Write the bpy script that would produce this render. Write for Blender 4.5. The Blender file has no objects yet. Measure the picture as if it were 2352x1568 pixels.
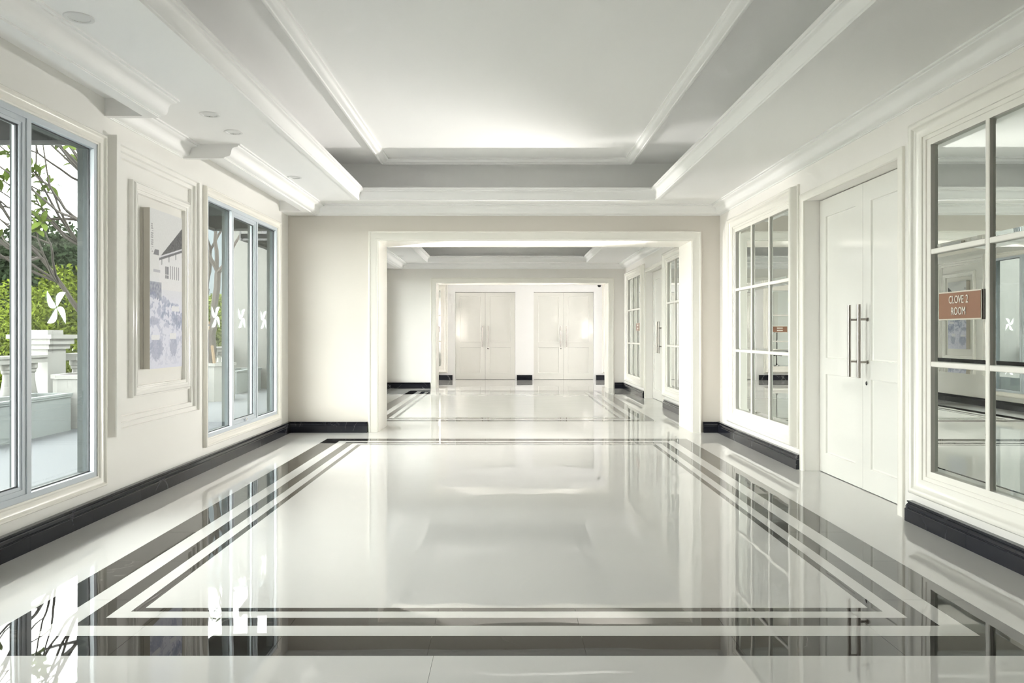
import bpy, math, random
from mathutils import Matrix, Vector, noise
random.seed(7)
scene = bpy.context.scene
C = scene.collection

# ------------------------------------------------------------------ camera
F_PX, VPX, VPY, EYE = 1690.0, 1164.0, 768.0, 1.25
cam_data = bpy.data.cameras.new('camera')
cam_data.sensor_width = 36.0
cam_data.lens = F_PX / 2352.0 * 36.0
cam_data.shift_x = (1176.0 - VPX) / 2352.0
cam_data.shift_y = -(784.0 - VPY) / 2352.0
cam_data.clip_start = 0.05
cam = bpy.data.objects.new('camera', cam_data)
cam.location = (0, 0, EYE)
cam.rotation_euler = (math.pi / 2, 0, 0)
C.objects.link(cam)
scene.camera = cam

# ------------------------------------------------------------------ sky and exposure
SKY = 4.6
world = bpy.data.worlds.new('overcast_sky')
scene.world = world
world.use_nodes = True
bgn = world.node_tree.nodes['Background']
bgn.inputs[0].default_value = (1.0, 0.972, 0.945, 1)
bgn.inputs[1].default_value = SKY
vs = scene.view_settings
vs.view_transform = 'Standard'
vs.look = 'None'
vs.gamma = 1.0
vs.use_curve_mapping = False
vs.exposure = 2.1
cy = scene.cycles
cy.max_bounces = 8
cy.diffuse_bounces = 5
cy.glossy_bounces = 5
cy.transparent_max_bounces = 24
cy.caustics_reflective = False
cy.caustics_refractive = False
cy.sample_clamp_indirect = 10.0
cy.use_denoising = True
cy.use_adaptive_sampling = True
cy.adaptive_threshold = 0.12
cy.adaptive_min_samples = 20


def portal(name, loc, rot, sx, sy):
    """daylight portal: only guides the sampling of the sky through a window"""
    l = bpy.data.lights.new(name, 'AREA')
    l.shape = 'RECTANGLE'
    l.size, l.size_y = sx, sy
    l.cycles.is_portal = True
    o = bpy.data.objects.new(name, l)
    o.location, o.rotation_euler = loc, rot
    C.objects.link(o)


# ------------------------------------------------------------------ dimensions
XL, XR = -2.80, 2.73          # side walls
D1 = 9.42                     # wall with the first opening (near face)
TW = 0.68                     # thickness of the cross walls
OFF = 7.70                    # second bay repeats the first at this distance
DN = 2.30                     # cross wall behind the field of view (far face)
D3 = 20.25                    # end wall
OPL, OPR, OPT = -1.65, 2.37, 2.455   # wide openings
SOF = 2.895                   # soffit height
COR = 2.77                    # underside of the cornice
TRAY = 3.40
WIN0 = [2.92, 6.86]           # windows of bay one (length 2.10)
WZ0, WZ1, WL = 0.285, 2.545, 2.10


# ------------------------------------------------------------------ materials
def nodes_of(m):
    m.use_nodes = True
    nt = m.node_tree
    return nt, nt.nodes, nt.links, nt.nodes['Principled BSDF']


def mat(name, col, rough=0.5, metal=0.0, ior=1.5, var=0.03, scale=6.0, bump=0.0, bscale=40.0, coat=0.0, detail=1.0):
    m = bpy.data.materials.new(name)
    nt, N, L, b = nodes_of(m)
    b.inputs['Roughness'].default_value = rough
    b.inputs['Metallic'].default_value = metal
    b.inputs['IOR'].default_value = ior
    if coat:
        b.inputs['Coat Weight'].default_value = coat
        b.inputs['Coat Roughness'].default_value = 0.05
    tc = N.new('ShaderNodeTexCoord')
    ns = N.new('ShaderNodeTexNoise')
    ns.inputs['Scale'].default_value = scale
    ns.inputs['Detail'].default_value = detail
    L.new(tc.outputs['Object'], ns.inputs['Vector'])
    mix = N.new('ShaderNodeMix')
    mix.data_type = 'RGBA'
    mix.inputs[6].default_value = tuple(max(0, c * (1 - var)) for c in col) + (1,)
    mix.inputs[7].default_value = tuple(min(1, c * (1 + var)) for c in col) + (1,)
    L.new(ns.outputs['Fac'], mix.inputs[0])
    L.new(mix.outputs[2], b.inputs['Base Color'])
    if bump:
        n2 = N.new('ShaderNodeTexNoise')
        n2.inputs['Scale'].default_value = bscale
        n2.inputs['Detail'].default_value = 2.0
        L.new(tc.outputs['Object'], n2.inputs['Vector'])
        bp = N.new('ShaderNodeBump')
        bp.inputs['Strength'].default_value = bump
        bp.inputs['Distance'].default_value = 0.01
        L.new(n2.outputs['Fac'], bp.inputs['Height'])
        L.new(bp.outputs['Normal'], b.inputs['Normal'])
    return m


def marble(name, base, vein, vein_amount, rough, ior, rand=0.0, wave=0.02):
    m = bpy.data.materials.new(name)
    nt, N, L, b = nodes_of(m)
    b.inputs['Roughness'].default_value = rough
    b.inputs['IOR'].default_value = ior
    geo = N.new('ShaderNodeNewGeometry')
    info = N.new('ShaderNodeObjectInfo')
    n1 = N.new('ShaderNodeTexNoise')
    n1.inputs['Scale'].default_value = 1.3
    n1.inputs['Detail'].default_value = 6
    n1.inputs['Distortion'].default_value = 1.4
    L.new(geo.outputs['Position'], n1.inputs['Vector'])
    ramp = N.new('ShaderNodeValToRGB')
    e = ramp.color_ramp.elements
    e[0].position, e[1].position = 0.492, 0.5
    e[0].color, e[1].color = (0, 0, 0, 1), (1, 1, 1, 1)
    e2 = ramp.color_ramp.elements.new(0.508)
    e2.color = (0, 0, 0, 1)
    L.new(n1.outputs['Fac'], ramp.inputs[0])
    n3 = N.new('ShaderNodeTexNoise')
    n3.inputs['Scale'].default_value = 2.1
    L.new(geo.outputs['Position'], n3.inputs['Vector'])
    r3 = N.new('ShaderNodeValToRGB')
    r3.color_ramp.elements[0].position, r3.color_ramp.elements[1].position = 0.5, 0.66
    L.new(n3.outputs['Fac'], r3.inputs[0])
    mul = N.new('ShaderNodeMath')
    mul.operation = 'MULTIPLY'
    L.new(ramp.outputs[0], mul.inputs[0])
    L.new(r3.outputs[0], mul.inputs[1])
    mul2 = N.new('ShaderNodeMath')
    mul2.operation = 'MULTIPLY'
    mul2.inputs[1].default_value = vein_amount
    L.new(mul.outputs[0], mul2.inputs[0])
    mix = N.new('ShaderNodeMix')
    mix.data_type = 'RGBA'
    mix.inputs[6].default_value = base + (1,)
    mix.inputs[7].default_value = vein + (1,)
    L.new(mul2.outputs[0], mix.inputs[0])
    # slab to slab tone
    hsv = N.new('ShaderNodeHueSaturation')
    mr = N.new('ShaderNodeMapRange')
    mr.inputs[3].default_value, mr.inputs[4].default_value = 1 - rand, 1 + rand
    L.new(info.outputs['Random'], mr.inputs[0])
    L.new(mr.outputs[0], hsv.inputs['Value'])
    L.new(mix.outputs[2], hsv.inputs['Color'])
    L.new(hsv.outputs[0], b.inputs['Base Color'])
    # gentle waviness of the polish
    n2 = N.new('ShaderNodeTexNoise')
    n2.inputs['Scale'].default_value = 2.4
    n2.inputs['Detail'].default_value = 1.0
    L.new(geo.outputs['Position'], n2.inputs['Vector'])
    bp = N.new('ShaderNodeBump')
    bp.inputs['Strength'].default_value = wave
    bp.inputs['Distance'].default_value = 0.1
    L.new(n2.outputs['Fac'], bp.inputs['Height'])
    L.new(bp.outputs['Normal'], b.inputs['Normal'])
    return m


def glass_mat(name, tint, refl=1.0):
    """thin clear pane: transmits straight through and reflects by Fresnel"""
    m = bpy.data.materials.new(name)
    m.use_nodes = True
    nt = m.node_tree
    N, L = nt.nodes, nt.links
    for n in list(N):
        N.remove(n)
    out = N.new('ShaderNodeOutputMaterial')
    tr = N.new('ShaderNodeBsdfTransparent')
    tr.inputs[0].default_value = tint + (1,)
    gl = N.new('ShaderNodeBsdfGlossy')
    gl.inputs['Roughness'].default_value = 0.0
    gl.inputs[0].default_value = (0.92, 0.97, 0.96, 1)
    fr = N.new('ShaderNodeFresnel')
    ge = N.new('ShaderNodeNewGeometry')
    mr = N.new('ShaderNodeMapRange')      # same index whichever side the ray meets
    mr.inputs[3].default_value, mr.inputs[4].default_value = 1.27, 1 / 1.27
    L.new(ge.outputs['Backfacing'], mr.inputs[0])
    L.new(mr.outputs[0], fr.inputs[0])
    mx = N.new('ShaderNodeMixShader')
    L.new(fr.outputs[0], mx.inputs[0])
    L.new(tr.outputs[0], mx.inputs[1])
    L.new(gl.outputs[0], mx.inputs[2])
    L.new(mx.outputs[0], out.inputs[0])
    return m


M = {}
M['wall'] = mat('wall_paint', (0.90, 0.876, 0.842), 0.45, var=0.012, scale=3)
M['beige_wall'] = mat('beige_wall_paint', (0.69, 0.65, 0.595), 0.5, var=0.012, scale=3)
M['pale_wall'] = mat('pale_wall_paint', (0.82, 0.80, 0.765), 0.5, var=0.012, scale=3)
M['gloss_wall'] = mat('panelling_lacquer', (0.91, 0.898, 0.862), 0.16, var=0.008, scale=3)
M['ceiling'] = mat('ceiling_paint', (0.95, 0.947, 0.94), 0.7, var=0.008, scale=2)
M['trim'] = mat('cream_trim_paint', (0.90, 0.878, 0.815), 0.24, var=0.01, scale=4)
M['cornice'] = mat('cornice_plaster', (0.95, 0.948, 0.94), 0.6, var=0.008, scale=4)
M['door'] = mat('door_lacquer', (0.87, 0.862, 0.815), 0.10, var=0.01, scale=2, coat=0.4)
M['white_marble'] = marble('white_floor_marble', (0.64, 0.634, 0.617), (0.70, 0.69, 0.655), 0.25, 0.016, 1.75, 0.012, 0.010)
M['black_marble'] = marble('black_inlay_marble', (0.016, 0.014, 0.012), (0.30, 0.28, 0.25), 0.35, 0.016, 1.70, 0.25, 0.010)
M['grout'] = mat('pale_grout', (0.55, 0.53, 0.49), 0.8)
M['skirting'] = marble('black_skirting_marble', (0.013, 0.014, 0.020), (0.38, 0.38, 0.40), 0.5, 0.10, 1.42, 0.25, 0.02)
M['aluminium'] = mat('pale_blue_aluminium', (0.60, 0.65, 0.70), 0.4, var=0.01)
M['gasket'] = mat('dark_gasket', (0.06, 0.065, 0.07), 0.6)
M['glass'] = glass_mat('window_glass', (0.93, 0.965, 0.955))
M['mirror'] = mat('mirror_silver', (0.80, 0.845, 0.815), 0.0, metal=1.0, var=0.0)
M['steel'] = mat('brushed_steel', (0.36, 0.33, 0.305), 0.3, metal=1.0, var=0.06, scale=60)
M['chrome'] = mat('chrome', (0.86, 0.87, 0.87), 0.06, metal=1.0, var=0.0)
M['sign_face'] = mat('brown_sign_face', (0.30, 0.155, 0.095), 0.28, var=0.04, scale=30)
M['sign_edge'] = mat('pale_metal_sign_edge', (0.72, 0.68, 0.60), 0.3, metal=0.5)
M['lettering'] = mat('pale_lettering', (0.86, 0.82, 0.74), 0.35)
M['decal'] = bpy.data.materials.new('frosted_decal')
_nt, _N, _L, _b = nodes_of(M['decal'])
_b.inputs['Base Color'].default_value = (0.92, 0.96, 0.95, 1)
_b.inputs['Roughness'].default_value = 0.6
_b.inputs['Subsurface Weight'].default_value = 0.0
_tl = _N.new('ShaderNodeBsdfTranslucent')
_tl.inputs[0].default_value = (0.95, 0.97, 0.96, 1)
_mx = _N.new('ShaderNodeMixShader')
_mx.inputs[0].default_value = 0.45
_L.new(_b.outputs[0], _mx.inputs[1])
_L.new(_tl.outputs[0], _mx.inputs[2])
_L.new(_mx.outputs[0], _N['Material Output'].inputs[0])
M['board'] = mat('art_board_edge', (0.56, 0.53, 0.47), 0.5)
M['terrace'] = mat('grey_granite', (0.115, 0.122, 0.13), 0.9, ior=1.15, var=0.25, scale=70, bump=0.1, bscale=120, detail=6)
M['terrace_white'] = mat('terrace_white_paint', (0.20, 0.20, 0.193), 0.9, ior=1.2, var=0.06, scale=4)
M['terrace_wall'] = mat('dimmed_white_render', (0.115, 0.115, 0.11), 0.9, ior=1.2, var=0.06, scale=3)  # white wall, its colour darkened to offset the strong skylight on it
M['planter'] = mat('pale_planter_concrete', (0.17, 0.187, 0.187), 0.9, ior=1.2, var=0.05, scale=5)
M['canopy'] = mat('dark_canopy', (0.006, 0.006, 0.007), 0.9, ior=1.1)
M['bark'] = mat('pale_bark', (0.035, 0.029, 0.025), 0.9, var=0.3, scale=25, bump=0.4, bscale=60)
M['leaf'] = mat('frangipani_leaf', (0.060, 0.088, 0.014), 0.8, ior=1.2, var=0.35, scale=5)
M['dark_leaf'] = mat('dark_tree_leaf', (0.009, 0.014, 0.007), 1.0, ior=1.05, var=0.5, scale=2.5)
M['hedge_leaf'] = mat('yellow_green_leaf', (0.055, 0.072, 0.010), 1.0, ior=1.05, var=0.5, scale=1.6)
M['soil'] = mat('planter_soil', (0.06, 0.045, 0.03), 0.95, var=0.3, scale=30)
M['stake'] = mat('timber_stake', (0.13, 0.09, 0.05), 0.8, var=0.15, scale=20)
M['ground'] = mat('garden_ground', (0.30, 0.30, 0.26), 0.95, var=0.3, scale=1)  # unseen ground kept pale to bounce light up through the windows
M['far_building'] = mat('blue_grey_render', (0.04, 0.05, 0.057), 0.8, var=0.08, scale=0.4)
M['dark_rear'] = mat('dark_rear_finish', (0.055, 0.035, 0.024), 0.45, var=0.3, scale=8)  # invented finish for unseen rear surfaces, dark so little light comes forward
M['dimmed_aluminium'] = mat('dimmed_frame_aluminium', (0.055, 0.063, 0.063), 0.7, ior=1.2, var=0.02)  # frame aluminium darkened outside the glass to offset the bright sky
M['dark_box'] = mat('dark_metal', (0.03, 0.03, 0.033), 0.45)
M['dome'] = mat('black_dome_plastic', (0.01, 0.01, 0.011), 0.08)
M['white_plastic'] = mat('white_plastic', (0.80, 0.80, 0.79), 0.35)


# ------------------------------------------------------------------ mesh helpers
class MB:
    def __init__(self):
        self.v, self.f = [], []

    def quad(self, a, b, c, d):
        n = len(self.v)
        self.v += [tuple(a), tuple(b), tuple(c), tuple(d)]
        self.f.append((n, n + 1, n + 2, n + 3))

    def box(self, x0, x1, y0, y1, z0, z1):
        n = len(self.v)
        self.v += [(x0, y0, z0), (x1, y0, z0), (x1, y1, z0), (x0, y1, z0), (x0, y0, z1), (x1, y0, z1), (x1, y1, z1), (x0, y1, z1)]
        self.f += [tuple(n + i for i in q) for q in ((3, 2, 1, 0), (4, 5, 6, 7), (0, 1, 5, 4), (1, 2, 6, 5), (2, 3, 7, 6), (3, 0, 4, 7))]
        return self

    def loft(self, rings, closed_ring=True, closed_path=False, caps=True):
        """rings: list of equally long lists of 3d points"""
        n0 = len(self.v)
        k = len(rings[0])
        for r in rings:
            self.v += [tuple(p) for p in r]
        m = len(rings)
        for i in range(m if closed_path else m - 1):
            j = (i + 1) % m
            for q in range(k if closed_ring else k - 1):
                w = (q + 1) % k
                self.f.append((n0 + i * k + q, n0 + i * k + w, n0 + j * k + w, n0 + j * k + q))
        if caps and not closed_path and closed_ring:
            self.f.append(tuple(n0 + q for q in reversed(range(k))))
            self.f.append(tuple(n0 + (m - 1) * k + q for q in range(k)))
        return self

    def sweep_rect(self, mp, u0, u1, v0, v1, prof):
        """closed mitred frame; prof = [(inset, protrusion)...]; mp(u, v, p) -> 3d"""
        cs = ((0, 0), (1, 0), (1, 1), (0, 1))
        rings = []
        for a, b in cs:
            rings.append([mp((u1 - w) if a else (u0 + w), (v1 - w) if b else (v0 + w), p) for w, p in prof])
        return self.loft(rings, True, True)

    def sweep_arch(self, mp, u0, u1, v0, v1, prof):
        """three sided casing standing on v0; profile inset grows inwards"""
        rings = [[mp(u0 + w, v0, p) for w, p in prof], [mp(u0 + w, v1 - w, p) for w, p in prof],
                 [mp(u1 - w, v1 - w, p) for w, p in prof], [mp(u1 - w, v0, p) for w, p in prof]]
        return self.loft(rings, True, False)

    def lathe(self, cx_, cy_, prof, seg=16, axis='Z', base=(0, 0, 0)):
        rings = []
        for i in range(seg):
            a = 2 * math.pi * i / seg
            rings.append([(cx_ + r * math.cos(a), cy_ + r * math.sin(a), z) for r, z in prof])
        n0 = len(self.v)
        k = len(prof)
        for r in rings:
            self.v += r
        for i in range(seg):
            j = (i + 1) % seg
            for q in range(k - 1):
                self.f.append((n0 + i * k + q, n0 + j * k + q, n0 + j * k + q + 1, n0 + i * k + q + 1))
        if prof[0][0] > 1e-5:
            self.f.append(tuple(n0 + i * k for i in reversed(range(seg))))
        if prof[-1][0] > 1e-5:
            self.f.append(tuple(n0 + i * k + k - 1 for i in range(seg)))
        return self

    def tube(self, pts, radii, seg=8):
        rings = []
        pts = [Vector(p) for p in pts]
        ref = Vector((0.31, 0.22, 0.93)).normalized()
        for i, p in enumerate(pts):
            t = (pts[min(i + 1, len(pts) - 1)] - pts[max(i - 1, 0)]).normalized()
            s = t.cross(ref)
            if s.length < 1e-3:
                s = t.cross(Vector((1, 0, 0)))
            s.normalize()
            u = s.cross(t)
            r = radii[i] if isinstance(radii, (list, tuple)) else radii
            rings.append([p + (s * math.cos(2 * math.pi * k / seg) + u * math.sin(2 * math.pi * k / seg)) * r for k in range(seg)])
        return self.loft(rings, True, False)

    def build(self, name, m, parent=None, smooth=False, merge=False):
        me = bpy.data.meshes.new(name)
        me.from_pydata(self.v, [], self.f)
        fix_normals(me, merge)
        me.materials.append(M[m] if isinstance(m, str) else m)
        if smooth:
            me.shade_smooth()
            try:
                me.set_sharp_from_angle(angle=math.radians(40))
            except Exception:
                pass
        o = bpy.data.objects.new(name, me)
        C.objects.link(o)
        if parent is not None:
            attach(o, parent)
        return o


def fix_normals(me, merge=False):
    import bmesh
    bm = bmesh.new()
    bm.from_mesh(me)
    if merge:
        bmesh.ops.remove_doubles(bm, verts=bm.verts, dist=1e-5)
    bmesh.ops.recalc_face_normals(bm, faces=bm.faces)
    bm.to_mesh(me)
    bm.free()


def world_loc(o):
    p = Vector(o.location)
    q = o.parent
    while q is not None:
        p = p + Vector(q.location) if False else p
        q = q.parent
    return p


ORIGIN = {}


def attach(o, parent):
    """parent without moving: meshes are written in world coordinates"""
    o.parent = parent
    base = ORIGIN.get(parent.name, Vector((0, 0, 0)))
    o.matrix_parent_inverse = Matrix.Translation(-base)
    ORIGIN[o.name] = Vector((0, 0, 0)) + Vector(o.location)


def thing(name, loc, label, cat=None, group=None, kind=None):
    o = bpy.data.objects.new(name, None)
    o.empty_display_size = 0.1
    o.location = loc
    C.objects.link(o)
    ORIGIN[o.name] = Vector(loc)
    return tag(o, label, cat, group, kind)


def tag(o, label, cat=None, group=None, kind=None):
    if label:
        o['label'] = label
    if cat:
        o['category'] = cat
    if group:
        o['group'] = group
    if kind:
        o['kind'] = kind
    return o


def struct(o, label, cat):
    return tag(o, label, cat, kind='structure')


def map_left(u, v, p):
    return (XL + p, u, v)


def map_right(u, v, p):
    return (XR - p, u, v)


def map_front(d):
    return lambda u, v, p: (u, d - p, v)


def map_down(u, v, p):          # ceiling plane, p is the absolute height
    return (u, v, p)


def holed_slab(name, m, axis, pos0, pos1, u0, u1, v0, v1, holes):
    """wall slab with rectangular holes and their reveals; axis = normal axis"""
    us = sorted({u0, u1, *[h[0] for h in holes], *[h[1] for h in holes]})
    vs_ = sorted({v0, v1, *[h[2] for h in holes], *[h[3] for h in holes]})
    us = [u for u in us if u0 <= u <= u1]
    vs_ = [v for v in vs_ if v0 <= v <= v1]

    def solid(i, j):
        if i < 0 or j < 0 or i >= len(us) - 1 or j >= len(vs_) - 1:
            return False
        uc, vc = (us[i] + us[i + 1]) / 2, (vs_[j] + vs_[j + 1]) / 2
        return not any(h[0] < uc < h[1] and h[2] < vc < h[3] for h in holes)

    def P(u, v, q):
        return (q, u, v) if axis == 'X' else ((u, q, v) if axis == 'Y' else (u, v, q))
    b = MB()
    for i in range(len(us) - 1):
        for j in range(len(vs_) - 1):
            if not solid(i, j):
                continue
            a, c, e, g = us[i], us[i + 1], vs_[j], vs_[j + 1]
            for q in (pos0, pos1):
                b.quad(P(a, e, q), P(c, e, q), P(c, g, q), P(a, g, q))
            if not solid(i - 1, j):
                b.quad(P(a, e, pos0), P(a, g, pos0), P(a, g, pos1), P(a, e, pos1))
            if not solid(i + 1, j):
                b.quad(P(c, e, pos0), P(c, g, pos0), P(c, g, pos1), P(c, e, pos1))
            if not solid(i, j - 1):
                b.quad(P(a, e, pos0), P(c, e, pos0), P(c, e, pos1), P(a, e, pos1))
            if not solid(i, j + 1):
                b.quad(P(a, g, pos0), P(c, g, pos0), P(c, g, pos1), P(a, g, pos1))
    return b.build(name, m, merge=True)


# ------------------------------------------------------------------ room shell
LW = 0.105
win_spans = [(w + o, w + o + WL) for o in (0, OFF) for w in WIN0]
struct(holed_slab('wall_left', 'gloss_wall', 'X', XL, XL - LW, -6.0, D1 + TW / 2, 0, 3.6,
                  [(a, b_, WZ0, WZ1) for a, b_ in win_spans[:2]]),
       'glossy off-white long wall with two tall windows', 'wall')
struct(holed_slab('wall_left.001', 'gloss_wall', 'X', XL, XL - LW, D1 + TW / 2, D1 + OFF + TW, 0, 3.6,
                  [(a, b_, WZ0, WZ1) for a, b_ in win_spans[2:]]),
       'off-white window wall of the farther bay, seen in the near mirror', 'wall')
DOORC = 5.93
DW = 0.815
door_spans = [(DOORC + o - DW - 0.004, DOORC + o + DW + 0.004) for o in (0, OFF)]
struct(holed_slab('wall_right', 'wall', 'X', XR, XR + 0.34, -6.0, D1 + TW / 2, 0, 3.6, [(door_spans[0][0], door_spans[0][1], -1, 2.475)]),
       'off-white long wall with mirrors and a double door', 'wall')
struct(holed_slab('wall_right.001', 'wall', 'X', XR, XR + 0.34, D1 + TW / 2, D1 + OFF + TW, 0, 3.6, [(door_spans[1][0], door_spans[1][1], -1, 2.475)]),
       'off-white side wall of the farther bay with a double door', 'wall')
for nm, da, db, lb in (('wall_back', DN - TW, DN, 'cross wall with a wide opening behind the photographer'),
                       ('wall_far', D1, D1 + TW, 'beige cross wall around the nearer wide opening'),
                       ('wall_far.001', D1 + OFF, D1 + OFF + TW, 'pale cross wall around the farther wide opening')):
    holes = [(OPL, OPR, -1, OPT)]
    if nm == 'wall_back':
        holes = [(-1.70, OPR, -1, 2.62)]
    struct(holed_slab(nm, {'wall_back': 'beige_wall', 'wall_far': 'beige_wall'}.get(nm, 'pale_wall'), 'Y', da, db, XL, XR, 0, 3.6, holes), lb, 'wall')
EDL = [(-1.425, 0.232), (0.742, 2.402)]
struct(holed_slab('wall_end', 'ceiling', 'Y', D3, D3 + 0.4, -6.0, 7.0, 0, 2.9, [(a, b_, -1, 2.42) for a, b_ in EDL]),
       'white end wall behind the two far double doors', 'wall')
struct(holed_slab('wall_rear', 'dark_rear', 'Y', -1.6, -1.8, XL, XR, 0, 3.6, []), 'unseen wall, made dark to absorb light, behind the photographer', 'wall')
# ends of the cross corridor, unseen openings added to let daylight in
for sgn, nm, lb in ((-6.0, 'wall_corridor_left', 'left end wall of the far cross corridor'), (7.0, 'wall_corridor_right', 'right end wall of the far cross corridor')):
    struct(holed_slab(nm, 'ceiling', 'X', sgn, sgn + (0.2 if sgn > 0 else -0.2), D1 + OFF + TW - 0.2, D3 + 0.4, 0, 2.9,
                      [(D1 + OFF + TW + 0.5, D3 - 0.5, 0.9, 2.3)]), lb, 'wall')
for x0, x1, nm, lb in ((-6.0, XL - LW, 'wall_corridor', 'near side wall of the far cross corridor, left part'),
                       (XR + 0.34, 7.0, 'wall_corridor.001', 'near side wall of the far cross corridor, right part')):
    struct(holed_slab(nm, 'ceiling', 'Y', D1 + OFF + TW - 0.2, D1 + OFF + TW, x0, x1, 0, 2.9, []), lb, 'wall')
struct(MB().box(-6.0, 7.0, D1 + OFF + TW, D3 + 0.4, 2.62, 2.8).build('ceiling_corridor', 'ceiling'), 'low white ceiling of the far cross corridor', 'ceiling')

# ceilings with a raised tray
LIPX0, LIPX1 = -1.815, 1.825


def cyma(n=8):
    """cornice profile from the wall bottom to the soffit front, normalised 0..1"""
    pts = [(0.0, 0.0), (0.05, 0.0), (0.05, 0.06), (0.10, 0.06)]
    for i in range(n + 1):
        t = i / n
        pts.append((0.10 + 0.72 * t + 0.10 * math.sin(2 * math.pi * t) * -0.0 + 0.09 * math.sin(2 * math.pi * t), 0.10 + 0.70 * t - 0.09 * math.sin(2 * math.pi * t)))
    pts += [(0.86, 0.84), (0.86, 0.90), (1.0, 0.90), (1.0, 1.0)]
    return pts


CP, CH = 0.15, SOF - COR
CPROF = [(p * CP, COR + h * CH) for p, h in cyma()] + [(0.0, SOF + 0.001)]

for k, (da, db, lip0, lip1, lab) in enumerate(((DN, D1, 2.75, 8.965, 'nearer'), (D1 + TW, D1 + OFF, D1 + TW + 0.45, D1 + OFF - 0.455, 'farther'))):
    sfx = '' if k == 0 else '.001'
    s = holed_slab('ceiling' + sfx, 'ceiling', 'Z', SOF, 3.0, XL, XR, da, db, [(LIPX0, LIPX1, lip0, lip1)])
    struct(s, 'white ceiling soffit round the raised tray of the %s bay' % lab, 'ceiling')
    tw = 0.29
    t = MB()
    tx0, tx1, td0, td1 = LIPX0 - 0.42, LIPX1 + 0.42, lip0 - tw, lip1 + tw
    t.quad((tx0, td0, TRAY), (tx1, td0, TRAY), (tx1, td1, TRAY), (tx0, td1, TRAY))
    t.quad((tx0, td0, TRAY + 0.1), (tx1, td0, TRAY + 0.1), (tx1, td1, TRAY + 0.1), (tx0, td1, TRAY + 0.1))
    for a, b_ in (((tx0, td0), (tx1, td0)), ((tx1, td0), (tx1, td1)), ((tx1, td1), (tx0, td1)), ((tx0, td1), (tx0, td0))):
        t.quad((a[0], a[1], 2.99), (b_[0], b_[1], 2.99), (b_[0], b_[1], TRAY), (a[0], a[1], TRAY))
    attach(t.build('tray_recess', 'ceiling'), s)
    lp = [(-0.02, SOF + 0.002), (-0.02, 2.885), (-0.015, 2.880), (0.02, 2.880), (0.022, 2.892), (0.028, 2.896)]
    for i in range(7):
        a = i / 6 * math.pi / 2
        lp.append((0.028 + 0.036 * (1 - math.cos(a)), 2.896 + 0.088 * math.sin(a)))
    lp += [(0.070, 2.988), (0.070, 2.998), (0.080, 3.002), (0.080, 3.025), (0.0, 3.025)]
    o = MB().sweep_rect(map_down, LIPX0, LIPX1, lip0, lip1, lp).build('cove_lip', 'cornice', smooth=True)
    attach(o, s)
    mp_ = [(0.0, TRAY + 0.002), (0.0, 3.345), (0.012, 3.335), (0.03, 3.335), (0.035, 3.343)]
    for i in range(6):
        a = i / 5 * math.pi / 2
        mp_.append((0.035 + 0.05 * math.sin(a), 3.343 + 0.032 * (1 - math.cos(a))))
    mp_ += [(0.09, 3.378), (0.105, 3.382), (0.105, TRAY + 0.002)]
    o = MB().sweep_rect(map_down, -1.545, 1.55, lip0 + 0.03, lip1 + 0.075, mp_).build('tray_moulding', 'cornice', smooth=True)
    attach(o, s)
struct(MB().box(XL, XR, -6.0, DN - TW, SOF, 3.0).build('ceiling_rear', 'dark_rear'), 'unseen ceiling, made dark to absorb light, behind the photographer', 'ceiling')

# ------------------------------------------------------------------ cornices and pelmets
trim_n = [0]


def trim_name():
    trim_n[0] += 1
    return 'trim_%d' % trim_n[0]


def cornice(mp, a, b_, label):
    o = MB().loft([[mp(a, z, p) for p, z in CPROF], [mp(b_, z, p) for p, z in CPROF]]).build(trim_name(), 'cornice', smooth=True)
    return struct(o, label, 'cornice')


def pelmet(da, db, label, cap_near, cap_far):
    """curtain pelmet: cornice moulding hung forward of the window, open pocket behind"""
    XF = XL + 0.352          # back of the moulding (its profile starts here)
    pr = [(XF + p, z) for p, z in CPROF[:-1]] + [(XF - 0.085, SOF + 0.001), (XF - 0.085, COR)]
    b = MB().loft([[(x, da, z) for x, z in pr], [(x, db, z) for x, z in pr]])
    b2 = []
    root = b.build(trim_name(), 'cornice', smooth=True)
    if cap_near:
        attach(MB().box(XL, XF - 0.084, da, da + 0.045, COR, SOF + 0.001).build('pelmet_return', 'cornice'), root)
    if cap_far:
        attach(MB().box(XL, XF - 0.084, db - cap_far, db, COR, SOF + 0.001).build('pelmet_return', 'cornice'), root)
    return struct(root, label, 'pelmet')


for k, o in enumerate((0.0, OFF)):
    w = 'nearer' if k == 0 else 'farther'
    s0 = DN if k == 0 else D1 + TW
    e0 = D1 + o
    cornice(map_right, s0, e0, 'white crown cornice along the mirror wall, %s bay' % w)
    cornice(map_front(e0), XL, XR, 'white crown cornice above the %s wide opening' % w)
    cornice(map_left, 5.17 + o, 6.36 + o, 'short white cornice between two pelmets, %s bay' % w)
    pelmet(s0, 5.17 + o, 'white pelmet over the %s window of the %s bay' % ('large foreground' if k == 0 else 'first', w), False, 0.05)
    pelmet(6.35 + o, e0, 'white pelmet over the %s window of the %s bay' % ('far' if k == 0 else 'second', w), True, 0.36)

# ------------------------------------------------------------------ casings of the wide openings
CAS = [(-0.115, 0.0), (-0.115, 0.028), (-0.108, 0.034), (-0.100, 0.034), (-0.094, 0.026), (-0.088, 0.022), (-0.03, 0.020), (-0.024, 0.016), (-0.012, 0.016), (-0.004, 0.012), (0.0, 0.004), (0.0, 0.0)]
for k, o in enumerate((0.0, OFF)):
    b = MB().sweep_arch(map_front(D1 + o), OPL, OPR, 0.0, OPT, CAS)
    struct(b.build(trim_name(), 'trim', smooth=True), 'cream moulded casing round the %s wide opening' % ('nearer' if k == 0 else 'farther'), 'casing')

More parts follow.
